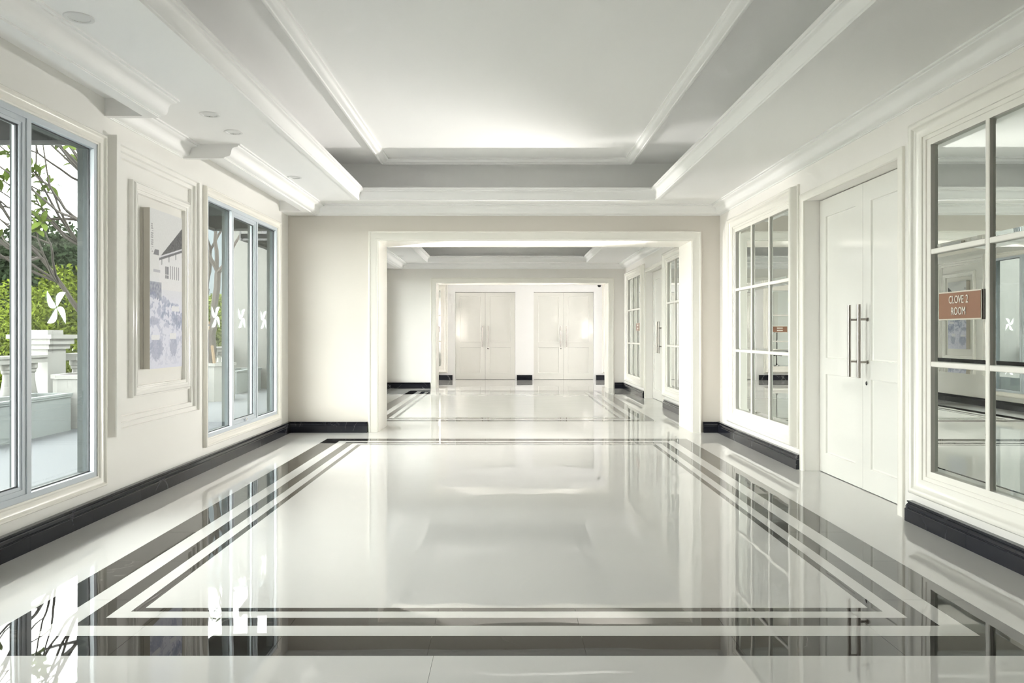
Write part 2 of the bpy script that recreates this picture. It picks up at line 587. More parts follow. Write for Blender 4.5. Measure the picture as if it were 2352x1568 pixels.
for k, o in enumerate((0.0, OFF)):
    b = MB()
    lin = [(0.0, 0.0), (0.0, -TW), (0.006, -TW), (0.006, 0.0)]
    b.sweep_arch(map_front(D1 + o), OPL, OPR, 0.0, OPT, lin)
    struct(b.build(trim_name(), 'trim'), 'bright white lining of the %s wide opening' % ('nearer' if k == 0 else 'farther'), 'lining')

# ------------------------------------------------------------------ floor with inlaid bands
fl = struct(MB().box(XL - LW, XR + 0.34, -6.0, D1 + OFF + TW, -0.30, -0.012).box(-6.2, 7.2, D1 + OFF + TW, D3 + 0.5, -0.30, -0.012).build('floor', 'grout'), 'polished white marble floor with black inlaid borders', 'floor')
BANDS = ((0.0, 0.19, 'black_marble'), (0.19, 0.295, 'white_marble'), (0.295, 0.385, 'black_marble'), (0.385, 0.458, 'white_marble'), (0.458, 0.503, 'black_marble'))
share = {}


def floor_piece(name, m, poly):
    """thin slab with its top at floor level, polygon given in plan"""
    cx_ = sum(p[0] for p in poly) / len(poly)
    cy_ = sum(p[1] for p in poly) / len(poly)
    key = (m,) + tuple(round(c, 4) for p in poly for c in (p[0] - cx_, p[1] - cy_))
    if key not in share:
        n = len(poly)
        vv = [(p[0] - cx_, p[1] - cy_, z) for z in (-0.0119, 0.0) for p in poly]
        ff = [tuple(reversed(range(n))), tuple(range(n, 2 * n))] + [(i, (i + 1) % n, n + (i + 1) % n, n + i) for i in range(n)]
        me = bpy.data.meshes.new(name)
        me.from_pydata(vv, [], ff)
        fix_normals(me)
        me.materials.append(M[m])
        share[key] = me
    o = bpy.data.objects.new(name, share[key])
    o.location = (cx_, cy_, 0)
    C.objects.link(o)
    attach(o, fl)
    return o


G = 0.0006
XB0, XB1 = -2.155, 2.155
rects = [(2.864, 8.835), (10.60, 16.43)]
for y0, y1 in rects:
    for a, b_, m in BANDS:
        sides = (((XB0, y0), (1, 0), (0, 1), XB1 - XB0), ((XB1, y0), (0, 1), (-1, 0), y1 - y0),
                 ((XB1, y1), (-1, 0), (0, -1), XB1 - XB0), ((XB0, y1), (0, -1), (1, 0), y1 - y0))
        for (px, py), (tx, ty), (nx, ny), ln in sides:
            lo, hi = 0.503 + 0.1, ln - 0.603
            cuts = [lo + (hi - lo) * i / max(1, round((hi - lo) / 0.62)) for i in range(max(1, round((hi - lo) / 0.62)) + 1)]
            if m == 'white_marble':
                cuts = [lo, hi]

            def at(s, t):
                return (px + tx * s + nx * t, py + ty * s + ny * t)
            nm = 'inlay_strip' if m == 'black_marble' else 'border_strip'
            floor_piece(nm, m, [at(a, a), at(cuts[0] - G, a), at(cuts[0] - G, b_), at(b_, b_)])
            for c0, c1 in zip(cuts[:-1], cuts[1:]):
                floor_piece(nm, m, [at(c0 + G, a), at(c1 - G, a), at(c1 - G, b_), at(c0 + G, b_)])
            floor_piece(nm, m, [at(cuts[-1] + G, a), at(ln - a, a), at(ln - b_, b_), at(cuts[-1] + G, b_)])
    floor_piece('field_slab', 'white_marble', [(XB0 + 0.503, y0 + 0.503), (XB1 - 0.503, y0 + 0.503), (XB1 - 0.503, y1 - 0.503), (XB0 + 0.503, y1 - 0.503)])
    # outer margins of the bay
    floor_piece('margin_slab', 'white_marble', [(XL - LW, y0), (XB0 - G, y0), (XB0 - G, y1), (XL - LW, y1)])
    floor_piece('margin_slab', 'white_marble', [(XB1 + G, y0), (XR + 0.34, y0), (XR + 0.34, y1), (XB1 + G, y1)])
SEAM = -0.285
for y0, y1 in ((-6.0, 2.864), (8.835, 10.60), (16.43, D1 + OFF + TW)):
    xs = [XL - LW, SEAM, XR + 0.34] if y0 < 0 else [XL - LW, XR + 0.34]
    for x0, x1 in zip(xs[:-1], xs[1:]):
        floor_piece('margin_slab', 'white_marble', [(x0 + G, y0 + G), (x1 - G, y0 + G), (x1 - G, y1 - G), (x0 + G, y1 - G)])
floor_piece('margin_slab', 'white_marble', [(-6.0, D1 + OFF + TW + G), (7.0, D1 + OFF + TW + G), (7.0, D3 + 0.4), (-6.0, D3 + 0.4)])

# ------------------------------------------------------------------ skirtings
SK = [(0.0, 0.0), (0.052, 0.0), (0.052, 0.082), (0.048, 0.086), (0.044, 0.086), (0.044, 0.092), (0.047, 0.096), (0.040, 0.110), (0.030, 0.118), (0.030, 0.122), (0.036, 0.126), (0.036, 0.135), (0.0, 0.135)]


def skirting(name, mp, a, b_, label):
    mid = mp((a + b_) / 2, 0, 0)
    root = thing(name, mid, label, 'skirting', kind='structure')
    n = max(1, round((b_ - a) / 0.62))
    for i in range(n):
        u0, u1 = a + (b_ - a) * i / n, a + (b_ - a) * (i + 1) / n
        u0 += 0.0008 if i else 0
        u1 -= 0.0008 if i < n - 1 else 0
        MB().loft([[mp(u0, z, p) for p, z in SK], [mp(u1, z, p) for p, z in SK]]).build('skirting_piece', 'skirting', root)
    return root


for k, o in enumerate((0.0, OFF)):
    sf = '' if k == 0 else '.001'
    w = 'nearer' if k == 0 else 'farther'
    s0 = DN if k == 0 else D1 + TW
    skirting('baseboard_left' + sf, map_left, s0, D1 + o, 'black marble skirting under the windows of the %s bay' % w)
    skirting('baseboard_right' + sf, map_right, 6.815 + o, D1 + o, 'black marble skirting under the farther mirror of the %s bay' % w)
    skirting('baseboard_right_near' + sf, map_right, s0, 4.955 + o, 'black marble skirting under the nearer mirror of the %s bay' % w)
    skirting('baseboard_far_left' + sf, map_front(D1 + o), XL, OPL - 0.13, 'black marble skirting left of the %s wide opening' % w)
    skirting('baseboard_far_right' + sf, map_front(D1 + o), OPR + 0.14, XR, 'black marble skirting right of the %s wide opening' % w)
skirting('baseboard_end', map_front(D3), -6.0, -1.49, 'black skirting left of the far left double door')
skirting('baseboard_end.001', map_front(D3), 0.276, 0.70, 'short black skirting between the two far double doors')
skirting('baseboard_end.002', map_front(D3), 2.452, 7.0, 'black skirting right of the far right double door')


# ------------------------------------------------------------------ windows
def pinwheel(root, yc, zc, x):
    """four bladed pinwheel sticker on a pane"""
    S = 0.100
    blade = [(-0.04, 0.06), (-1, 1), (-1.02, 0.65), (-0.98, 0.35), (-0.88, 0.12), (-0.70, -0.03), (-0.48, -0.08), (-0.25, -0.06), (-0.10, 0.0)]
    b = MB()
    for k in range(4):
        c, s = math.cos(-k * math.pi / 2), math.sin(-k * math.pi / 2)
        pts = [(px * c - py * s, px * s + py * c) for px, py in blade]
        n = len(b.v)
        for xx in (x, x + 0.0008):
            b.v += [(xx, yc + px * S * 0.95, zc + py * S) for px, py in pts]
        m_ = len(pts)
        b.f += [tuple(n + i for i in range(m_)), tuple(n + m_ + i for i in range(m_))]
        b.f += [(n + i, n + (i + 1) % m_, n + m_ + (i + 1) % m_, n + m_ + i) for i in range(m_)]
    o = b.build('pinwheel_sticker', 'decal', root)
    o['label'] = 'frosted white four-bladed pinwheel sticker'


def window(idx, d0, label):
    d1 = d0 + WL
    root = thing('window_%d' % idx, (XL, (d0 + d1) / 2, WZ0), label, 'window', kind='structure')
    # cream casing on the wall
    cp = [(-0.078, 0.0), (-0.078, 0.030), (-0.072, 0.037), (-0.062, 0.037), (-0.056, 0.027), (-0.048, 0.022), (-0.016, 0.020), (-0.010, 0.012), (0.0, 0.012), (0.0, 0.0)]
    MB().sweep_rect(map_left, d0, d1, WZ0, WZ1, cp).build('casing', 'trim', root, smooth=True)
    fp = [(0.0, 0.004), (0.036, 0.004), (0.036, -0.030), (0.030, -0.034), (0.030, -0.042), (0.0, -0.042)]
    MB().sweep_rect(map_left, d0, d1, WZ0, WZ1, fp).build('outer_frame', 'aluminium', root)
    rp = [(0.0, -0.043), (0.034, -0.043), (0.034, -0.110), (0.0, -0.110)]
    MB().sweep_rect(map_left, d0, d1, WZ0, WZ1, rp).build('outer_reveal', 'dimmed_aluminium', root)
    mull = [(d0 + 0.615, d0 + 0.665), (d0 + 1.36, d0 + 1.41)]
    for a, b_ in mull:
        b = MB()
        b.box(XL - 0.044, XL + 0.003, a + 0.010, b_, WZ0 + 0.03, WZ1 - 0.03)
        mu = b.build('mullion', 'aluminium', root)
        attach(MB().box(XL - 0.10, XL - 0.045, a + 0.012, b_ - 0.002, WZ0 + 0.03, WZ1 - 0.03).build('outer_mullion', 'dimmed_aluminium'), mu)
    bays = [(d0 + 0.036, mull[0][0] + 0.01, 0.0, -0.032), (mull[0][1], mull[1][0] + 0.01, 0.062, -0.026), (mull[1][1], d1 - 0.036, 0.0, -0.032)]
    for i, (a, b_, sash, gp) in enumerate(bays):
        z0, z1 = WZ0 + 0.036, WZ1 - 0.036
        if sash:
            sp = [(0.0, -0.004), (0.030, -0.004), (0.030, -0.010), (0.048, -0.012), (0.048, -0.055), (0.0, -0.055)]
            so = MB().sweep_rect(map_left, a, b_, z0, z1, sp).build('sliding_sash', 'aluminium', root)
            lt = MB()
            yc = (a + b_) / 2
            lt.box(XL - 0.004, XL + 0.014, yc - 0.008, yc + 0.008, z0 + 0.006, z0 + 0.040)
            lt.box(XL + 0.002, XL + 0.020, yc - 0.026, yc + 0.026, z0 + 0.020, z0 + 0.030)
            lo = lt.build('latch', 'chrome')
            attach(lo, so)
            a, b_, z0, z1 = a + 0.048, b_ - 0.048, z0 + 0.048, z1 - 0.048
        # rubber gasket line round the glass
        gk = [(0.0, gp + 0.004), (0.008, gp + 0.004), (0.008, gp - 0.008), (0.0, gp - 0.008)]
        MB().sweep_rect(map_left, a, b_, z0, z1, gk).build('gasket', 'gasket', root)
        pane = MB().box(XL + gp - 0.004, XL + gp, a + 0.001, b_ - 0.001, z0 + 0.001, z1 - 0.001).build('pane', 'glass', root)
        pinwheel(pane, (a + b_) / 2 - 0.03, 1.42, XL + gp + 0.0004)
    portal('portal_%d' % idx, (XL - LW - 0.02, (d0 + d1) / 2, (WZ0 + WZ1) / 2), (0, -math.pi / 2, 0), WZ1 - WZ0, WL)
    return root


window(1, win_spans[0][0], 'large foreground aluminium window with pinwheel stickers, nearest the viewer')
window(2, win_spans[1][0], 'three-pane aluminium sliding window beyond the framed picture')
window(3, win_spans[2][0], 'aluminium window in the farther bay, seen only in the near mirror')
window(4, win_spans[3][0], 'second aluminium window of the farther bay, mostly hidden')
portal('portal_5', (-6.22, (D1 + OFF + TW + D3) / 2, 1.6), (0, -math.pi / 2, 0), 1.4, 1.45)
portal('portal_6', (7.22, (D1 + OFF + TW + D3) / 2, 1.6), (0, math.pi / 2, 0), 1.4, 1.45)


# ------------------------------------------------------------------ wall panel and picture
def wall_panel(o, w):
    a, b_, z0, z1 = 5.16 + o, 6.60 + o, 0.53, 2.65
    pr = [(0.0, 0.0), (0.0, 0.066), (0.052, 0.066), (0.056, 0.046), (0.088, 0.046), (0.092, 0.025), (0.124, 0.025), (0.128, 0.004), (0.13, 0.0)]
    b = MB().sweep_rect(map_left, a, b_, z0, z1, pr)
    return struct(b.build(trim_name(), 'gloss_wall', smooth=False), 'stepped off-white wall panel between the windows of the %s bay' % w, 'wall panel')


wall_panel(0, 'nearer')
wall_panel(OFF, 'farther')
PF = [(0.0, 0.0), (0.0, 0.030), (0.006, 0.034), (0.012, 0.034), (0.014, 0.040), (0.022, 0.046), (0.032, 0.046), (0.040, 0.040), (0.050, 0.034), (0.058, 0.034), (0.060, 0.028), (0.072, 0.026), (0.074, 0.030), (0.084, 0.028), (0.086, 0.0)]


def street_print(u, v):
    """flat print: old monochrome street view, fading to pale blue at the bottom"""
    n = noise.noise(Vector((u * 26, v * 58, 1.7)))
    n2 = noise.noise(Vector((u * 9, v * 20, 5.1)))
    n3 = noise.noise(Vector((u * 60, v * 130, 9.3)))
    col = [0.70, 0.705, 0.71]
    fade = max(0.0, min(1.0, (0.62 - v) / 0.25))
    col = [c * (1 - fade) + f * fade for c, f in zip(col, (0.68, 0.69, 0.80))]

    def lerp(t, d):
        return [c * (1 - t) + e * t for c, e in zip(col, d)]
    eave = 0.700 + 0.115 * (u - 0.27)
    # facade of the gabled building
    if u > 0.27 and 0.50 < v < eave:
        col = [0.74, 0.735, 0.76]
        if v > eave - 0.016:
            col = [0.12, 0.12, 0.14]
        elif v > eave - 0.05 and int((u - 0.27) * 9) % 2 == 0 and (u * 9.0) % 1 < 0.3:
            col = [0.35, 0.35, 0.38]
        if 0.46 < u < 0.56 and 0.575 < v < 0.655:
            col = [0.16, 0.16, 0.19] if not (abs(u - 0.51) < 0.008 or abs(v - 0.60) < 0.004) else [0.7, 0.7, 0.72]
        if 0.61 < u < 0.95 and 0.575 < v < 0.665 and ((u - 0.61) * 15) % 1 < 0.36:
            col = [0.17, 0.17, 0.20]
    # roof
    ridge = 0.700 + 0.315 * (u - 0.27)
    if u > 0.27 and eave < v < min(ridge, 0.93):
        k = 0.075 + 0.05 * n + 0.10 * max(0, n3)
        if v < eave + 0.010:
            k = 0.70
        col = [k * 0.97, k * 0.97, k * 1.05]
    # little roof on the left
    if 0.10 < u < 0.26 and 0.715 < v < 0.715 + min(u - 0.10, 0.05) * 0.7:
        col = [0.17, 0.17, 0.19]
    if 0.10 < u < 0.30 and 0.605 < v < 0.625:
        col = [0.42, 0.42, 0.47]
    # column of small characters at the upper left
    if 0.035 < u < 0.10 and 0.73 < v < 0.915:
        if (v * 70) % 1 < 0.55 and n > -0.12:
            col = [0.33, 0.33, 0.35]
    # lower facades, awnings, trees and crowd
    if v < 0.545:
        if u < 0.34 and v > 0.545 - 0.03 - 0.12 * (0.4 + u) - 0.02 * n:
            t = 0.75 + 0.4 * n
            col = lerp(max(0, min(0.95, t)), (0.15, 0.17, 0.26))
        band = 0.52 - 0.14 * u
        if u > 0.28 and band - 0.16 < v < band and n2 + 0.5 * n > -0.12:
            col = lerp(0.62 + 0.3 * n, (0.27, 0.31, 0.46))
        if v < 0.42 and n2 * 0.9 + n * 0.8 > 0.16 and v > 0.02:
            col = lerp(0.55 * min(1, 0.25 + v * 2.0), (0.22, 0.26, 0.42))
        for cu, cv, ru, rv in ((0.20, 0.125, 0.20, 0.075), (0.72, 0.14, 0.12, 0.075), (0.10, 0.46, 0.10, 0.025), (0.12, 0.30, 0.14, 0.03), (0.86, 0.31, 0.12, 0.035)):
            r = ((u - cu) / ru) ** 2 + ((v - cv) / rv) ** 2
            if r + 0.6 * n < 0.9:
                col = lerp(0.62 + 0.25 * n3, (0.24, 0.27, 0.41))
        for cu, cv, ru, rv in ((0.70, 0.205, 0.10, 0.02), (0.78, 0.385, 0.12, 0.018), (0.16, 0.195, 0.12, 0.015)):
            if abs(u - cu) < ru and abs(v - cv) < rv:
                col = [0.74, 0.74, 0.78]
    k = 1 + 0.05 * n3
    return [max(0.0, min(0.95, c * k)) for c in col]


def picture(o, w, printed):
    root = thing('framed_picture', (XL, 5.95 + o, 0.78), 'tall street-scene picture in a moulded off-white frame between the windows' if printed else 'framed picture on the window wall of the farther bay, seen in the mirror', 'picture')
    MB().sweep_rect(map_left, 5.45 + o, 6.43 + o, 0.78, 2.40, PF).build('frame', 'gloss_wall', root, smooth=True)
    a, b_, z0, z1 = 5.62 + o, 6.176 + o, 0.985, 2.222
    MB().box(XL, XL + 0.021, a - 0.0, b_, z0, z1).build('backing', 'board', root)
    MB().box(XL + 0.021, XL + 0.024, a + 0.006, b_ - 0.006, z0 + 0.006, z1 - 0.006).build('shadow_gap', 'gasket', root)
    MB().box(XL + 0.024, XL + 0.0725, a, b_, z0, z1).build('board', 'board', root)
    nu, nv = (104, 230) if printed else (40, 90)
    vv = [(XL + 0.0735, a + (b_ - a) * i / nu, z0 + (z1 - z0) * j / nv) for j in range(nv + 1) for i in range(nu + 1)]
    ff = [(j * (nu + 1) + i, j * (nu + 1) + i + 1, (j + 1) * (nu + 1) + i + 1, (j + 1) * (nu + 1) + i) for j in range(nv) for i in range(nu)]
    me = bpy.data.meshes.new('print')
    me.from_pydata(vv, [], ff)
    ca = me.color_attributes.new('ink', 'FLOAT_COLOR', 'POINT')
    buf = []
    for j in range(nv + 1):
        for i in range(nu + 1):
            buf += street_print(i / nu, j / nv) + [1.0]
    ca.data.foreach_set('color', buf)
    if 'print' not in M:
        m = bpy.data.materials.new('street_print')
        nt, N, L, b = nodes_of(m)
        at = N.new('ShaderNodeVertexColor')
        at.layer_name = 'ink'
        L.new(at.outputs[0], b.inputs['Base Color'])
        b.inputs['Roughness'].default_value = 0.45
        M['print'] = m
    me.materials.append(M['print'])
    po = bpy.data.objects.new('print', me)
    C.objects.link(po)
    attach(po, root)
    po['label'] = 'monochrome print of an old street with a gabled house'


picture(0, 'nearer', True)
picture(OFF, 'farther', False)


# ------------------------------------------------------------------ doors
def leaf_mesh(mp, u0, u1, z0, z1, th):
    """door leaf with two recessed panels"""
    st = 0.125
    pan = [(u0 + st, u1 - st, 0.185, 0.895), (u0 + st, u1 - st, 1.04, 2.31)]
    us = [u0, u0 + st, u1 - st, u1]
    zs = [z0, 0.185, 0.895, 1.04, 2.31, z1]
    b = MB()
    for i in range(3):
        for j in range(5):
            if i == 1 and j in (1, 3):
                continue
            b.quad(mp(us[i], zs[j], 0), mp(us[i + 1], zs[j], 0), mp(us[i + 1], zs[j + 1], 0), mp(us[i], zs[j + 1], 0))
    for a, c, e, g in pan:
        r = [(0, 0), (0.004, -0.014), (0.014, -0.016)]
        prev = None
        for w, p in r:
            ring = [mp(a + w, e + w, p), mp(c - w, e + w, p), mp(c - w, g - w, p), mp(a + w, g - w, p)]
            if prev:
                for q in range(4):
                    b.quad(prev[q], prev[(q + 1) % 4], ring[(q + 1) % 4], ring[q])
            prev = ring
        b.quad(*prev)
    rim = [(u0, z0), (u1, z0), (u1, z1), (u0, z1)]
    for q in range(4):
        s, t = rim[q], rim[(q + 1) % 4]
        b.quad(mp(*s, 0), mp(*t, 0), mp(*t, -th), mp(*s, -th))
    b.quad(*[mp(*s, -th) for s in rim])
    return b


def bar_handle(mp, u, root, zlo=0.905, zhi=1.49):
    b = MB()
    r = 0.0135
    b.tube([mp(u, zlo, 0.072), mp(u, zhi, 0.072)], r, 14)
    for z in (1.03, 1.37):
        b.tube([mp(u, z, 0.0), mp(u, z, 0.066)], 0.0085, 10)
        b.tube([mp(u, z, 0.0), mp(u, z, 0.007)], 0.016, 12)
    return b.build('pull_handle', 'steel', root, smooth=True)


def keyhole(mp, u, z, root):
    b = MB()
    b.tube([mp(u, z, 0.0), mp(u, z, 0.008)], 0.017, 16)
    o = b.build('lock_cylinder', 'chrome', root, smooth=True)
    k = MB()
    A, B_ = mp(u - 0.003, z - 0.010, 0.0082), mp(u + 0.003, z + 0.010, 0.0092)
    k.box(min(A[0], B_[0]), max(A[0], B_[0]), min(A[1], B_[1]), max(A[1], B_[1]), A[2], B_[2])
    k.build('keyway', 'gasket', root)


def double_door(idx, mp, uc, half, label, key_side, base, cas=True, top=2.468, wall_off=0.14, gap=0.002):
    """mp maps to the leaf plane; casing stands wall_off in front of it"""
    root = thing('door_%d' % idx, base, label, 'door', kind='structure')
    for sgn in (-1, 1):
        a, b_ = (uc - half, uc - gap) if sgn < 0 else (uc + gap, uc + half)
        lf = leaf_mesh(mp, a, b_, 0.006, top, 0.045).build('door_leaf', 'door', root)
        bar_handle(mp, uc + sgn * 0.082, lf)
        if sgn == key_side:
            keyhole(mp, uc + sgn * 0.075, 0.862, lf)
    if cas:
        pr = [(-0.068, wall_off), (-0.068, wall_off + 0.018), (-0.062, wall_off + 0.022), (-0.012, wall_off + 0.022), (0.0, wall_off + 0.016), (0.004, wall_off + 0.010), (0.004, wall_off)]
        MB().sweep_arch(mp, uc - half - 0.003, uc + half + 0.003, 0.0, top + 0.006, pr).build('door_casing', 'trim', root, smooth=True)
    # dark room behind stays closed: stop strip behind the meeting stiles
    b = MB()
    pts = [mp(uc - 0.03, 0.0, -0.05), mp(uc + 0.03, top, -0.06)]
    b.box(min(p[0] for p in pts), max(p[0] for p in pts), min(p[1] for p in pts), max(p[1] for p in pts), 0.006, top)
    b.build('meeting_strip', 'gasket', root)
    return root


LEAFX = XR + 0.14
for k, o in enumerate((0.0, OFF)):
    double_door(k + 1, lambda u, v, p: (LEAFX - p, u, v), DOORC + o, DW, 'cream lacquered double door between two mirrors, %s bay' % ('nearest' if k == 0 else 'farther'), -1, (LEAFX, DOORC + o, 0))
    struct(MB().box(XR + 0.30, XR + 0.36, DOORC + o - 1, DOORC + o + 1, 0, 2.6).build('wall_behind_door' + ('' if k == 0 else '.001'), 'gasket'), 'dark blank behind the %s side door' % ('near' if k == 0 else 'far'), 'wall')
for k, (a, b_) in enumerate(EDL):
    uc = (a + b_) / 2
    double_door(k + 3, lambda u, v, p: (u, D3 + 0.15 - p, v), uc, (b_ - a) / 2 - 0.004,
                '%s of the two cream double doors on the end wall' % ('left-hand', 'right-hand')[k], 1 if k == 0 else -1, (uc, D3 + 0.15, 0), cas=False, top=2.412)
struct(MB().box(-1.6, 2.6, D3 + 0.36, D3 + 0.42, 0, 2.6).build('wall_behind_door.002', 'gasket'), 'dark blank behind the end doors', 'wall')

# ------------------------------------------------------------------ mirrors
MF = [(0.0, 0.0), (0.0, 0.020), (0.006, 0.026), (0.012, 0.026), (0.014, 0.034), (0.020, 0.062), (0.024, 0.078), (0.032, 0.088), (0.044, 0.092), (0.056, 0.088), (0.062, 0.080),
      (0.066, 0.074), (0.080, 0.062), (0.100, 0.054), (0.118, 0.050), (0.126, 0.050), (0.128, 0.042), (0.142, 0.038), (0.150, 0.038), (0.152, 0.030), (0.190, 0.028), (0.190, 0.0)]
MZ0, MZ1, MW = 0.185, 2.65, 2.03


def mirror(mp, u0, label, group=None, tilt=0.0):
    u1 = u0 + MW
    root = thing('grid_mirror', mp((u0 + u1) / 2, MZ0, 0), label, 'mirror', group)
    MB().sweep_rect(mp, u0, u1, MZ0, MZ1, MF).build('frame', 'trim', root, smooth=True)
    g0, g1, h0, h1 = u0 + 0.19, u1 - 0.19, MZ0 + 0.185, MZ1 - 0.185
    BW = 0.034
    ub = [g0 + (g1 - g0) * i / 3 for i in range(4)]
    zb = [h0, 1.061, 1.778, h1]

    def bar(a, b_, c, d):
        b = MB()
        pr = [(0.0, 0.0), (0.0, 0.022), (0.004, 0.027)]
        ring0 = [mp(a, c, 0.0), mp(b_, c, 0.0), mp(b_, d, 0.0), mp(a, d, 0.0)]
        ring1 = [mp(a, c, 0.022), mp(b_, c, 0.022), mp(b_, d, 0.022), mp(a, d, 0.022)]
        e = 0.004
        ring2 = [mp(a + e, c + e, 0.027), mp(b_ - e, c + e, 0.027), mp(b_ - e, d - e, 0.027), mp(a + e, d - e, 0.027)]
        b.loft([ring0, ring1, ring2])
        b.build('glazing_bar', 'trim', root)
    for i in (1, 2):
        bar(ub[i] - BW / 2, ub[i] + BW / 2, h0, h1)
    for j in (1, 2):
        for i in range(3):
            bar(ub[i] + (BW / 2 if i else 0), ub[i + 1] - (BW / 2 if i < 2 else 0), zb[j] - BW / 2, zb[j] + BW / 2)
    for i in range(3):
        for j in range(3):
            a, b_, c, d = ub[i] + 0.005, ub[i + 1] - 0.005, zb[j] + 0.005, zb[j + 1] - 0.005
            e = 0.026 + BW / 2 - 0.005
            p0, p1 = 0.0060, 0.0085
            jit = (random.random() - 0.5) * 0.0006
            um = (a + b_) / 2

            def q(u, v, p):
                return mp(u, v, p + (u - um) * (jit + tilt))
            ring0 = [q(a, c, 0.001), q(b_, c, 0.001), q(b_, d, 0.001), q(a, d, 0.001)]
            ring1 = [q(a, c, p0), q(b_, c, p0), q(b_, d, p0), q(a, d, p0)]
            ring2 = [q(a + e, c + e, p1), q(b_ - e, c + e, p1), q(b_ - e, d - e, p1), q(a + e, d - e, p1)]
            MB().loft([ring0, ring1, ring2]).build('mirror_pane', 'mirror', root)
    return root


mirror(map_right, 2.85, 'large foreground mirror in a cream frame, beside the nearest door', tilt=-0.006)
mirror(map_right, 6.85, 'cream-framed nine-pane mirror left of the nearest double door')
mirror(map_right, 2.85 + OFF, 'cream-framed mirror in the farther bay, partly hidden by the opening jamb')
mirror(map_right, 6.85 + OFF, 'cream-framed mirror at the far end of the farther bay')
mirror(map_front(D3), -1.625 - MW, 'cream-framed mirror on the end wall, left of the doors')
mirror(map_front(D3), 2.62, 'cream-framed mirror on the end wall, right of the doors')


# ------------------------------------------------------------------ room signs
def text_mesh(body, size, sx, depth):
    cu = bpy.data.curves.new('lettering', 'FONT')
    cu.body = body
    cu.size = size
    cu.align_x = 'CENTER'
    cu.align_y = 'CENTER'
    cu.extrude = depth
    cu.space_word = 1.5
    cu.resolution_u = 3
    t = bpy.data.objects.new('lettering_tmp', cu)
    C.objects.link(t)
    dg = bpy.context.evaluated_depsgraph_get()
    me = bpy.data.meshes.new_from_object(t.evaluated_get(dg))
    bpy.data.objects.remove(t)
    for v in me.vertices:
        v.co.x *= sx
    return me


def sign(mp, xdir, u0, u1, z0, z1, label, lines):
    """brown plate on pale edged backing, lettering proud of the face"""
    um, zm = (u0 + u1) / 2, (z0 + z1) / 2
    root = thing('room_sign', mp(um, z0, 0.01), label, 'sign')

    def slab(name, m, a, b_, c, d, p0, p1):
        A, B_ = mp(a, c, p0), mp(b_, d, p1)
        MB().box(min(A[0], B_[0]), max(A[0], B_[0]), min(A[1], B_[1]), max(A[1], B_[1]), c, d).build(name, m, root)
    slab('backing', 'sign_edge', u0, u1, z0, z1, 0.0087, 0.014)
    slab('spacer', 'gasket', u0 + 0.012, u1 - 0.012, z0 + 0.012, z1 - 0.012, 0.014, 0.020)
    slab('edge_trim', 'sign_edge', u0, u1, z0, z1, 0.020, 0.0245)
    slab('face', 'sign_face', u0 + 0.006, u1 - 0.006, z0 + 0.008, z1 - 0.008, 0.0245, 0.0262)
    if lines == 'marks':
        for dz in (0.032, -0.032):
            slab('lettering', 'lettering', um - 0.08, um + 0.08, zm + dz - 0.014, zm + dz + 0.014, 0.0262, 0.028)
        return root
    for body, dz in zip(lines, (0.034, -0.036)):
        me = text_mesh(body, 0.067, 0.70, 0.0022)
        c = mp(um, zm + dz, 0.0284)
        X = Vector(xdir)
        Y = Vector((0, 0, 1))
        Z = X.cross(Y)
        R = Matrix(((X.x, Y.x, Z.x), (X.y, Y.y, Z.y), (X.z, Y.z, Z.z)))
        for v in me.vertices:
            v.co = Vector(c) + R @ v.co
        me.materials.clear()
        me.materials.append(M['lettering'])
        o = bpy.data.objects.new('lettering', me)
        C.objects.link(o)
        attach(o, root)
    return root


sign(map_right, (0, -1, 0), 4.194, 4.609, 1.338, 1.511, 'brown room sign reading CLOVE 2 ROOM on the foreground mirror', ('CLOVE 2', 'ROOM'))
sign(map_right, (0, -1, 0), 14.99, 15.40, 1.325, 1.49, 'small brown room sign on the mirror in the farther bay', 'marks')
sign(map_front(D3), (1, 0, 0), -2.262, -1.848, 1.31, 1.478, 'brown room sign on the left end-wall mirror, only its edge visible', 'marks')


# ------------------------------------------------------------------ recessed downlights
def downlight(x, y, label):
    root = thing('downlight', (x, y, SOF), label, 'downlight', 'recessed downlights in the left soffit')
    MB().lathe(x, y, [(0.052, SOF - 0.001), (0.054, SOF - 0.006), (0.060, SOF - 0.008), (0.072, SOF - 0.005), (0.075, SOF - 0.0005)], 28).build('trim_ring', 'white_plastic', root, smooth=True)
    b = MB()
    n0 = 24
    prof = [(0.053, SOF - 0.004), (0.047, SOF + 0.025), (0.038, SOF + 0.05), (0.026, SOF + 0.068), (0.0, SOF + 0.072)]
    for i in range(n0):
        a0, a1 = 2 * math.pi * i / n0, 2 * math.pi * (i + 1) / n0
        for (r0, z0), (r1, z1) in zip(prof[:-1], prof[1:]):
            b.quad((x + r0 * math.cos(a0), y + r0 * math.sin(a0), z0), (x + r0 * math.cos(a1), y + r0 * math.sin(a1), z0),
                   (x + r1 * math.cos(a1), y + r1 * math.sin(a1), z1), (x + r1 * math.cos(a0), y + r1 * math.sin(a0), z1))
    b.build('reflector', 'chrome', root)
    MB().lathe(x, y, [(0.0, SOF + 0.012), (0.012, SOF + 0.016), (0.017, SOF + 0.03), (0.015, SOF + 0.06)], 12).build('bulb', 'white_plastic', root, smooth=True)
    return root


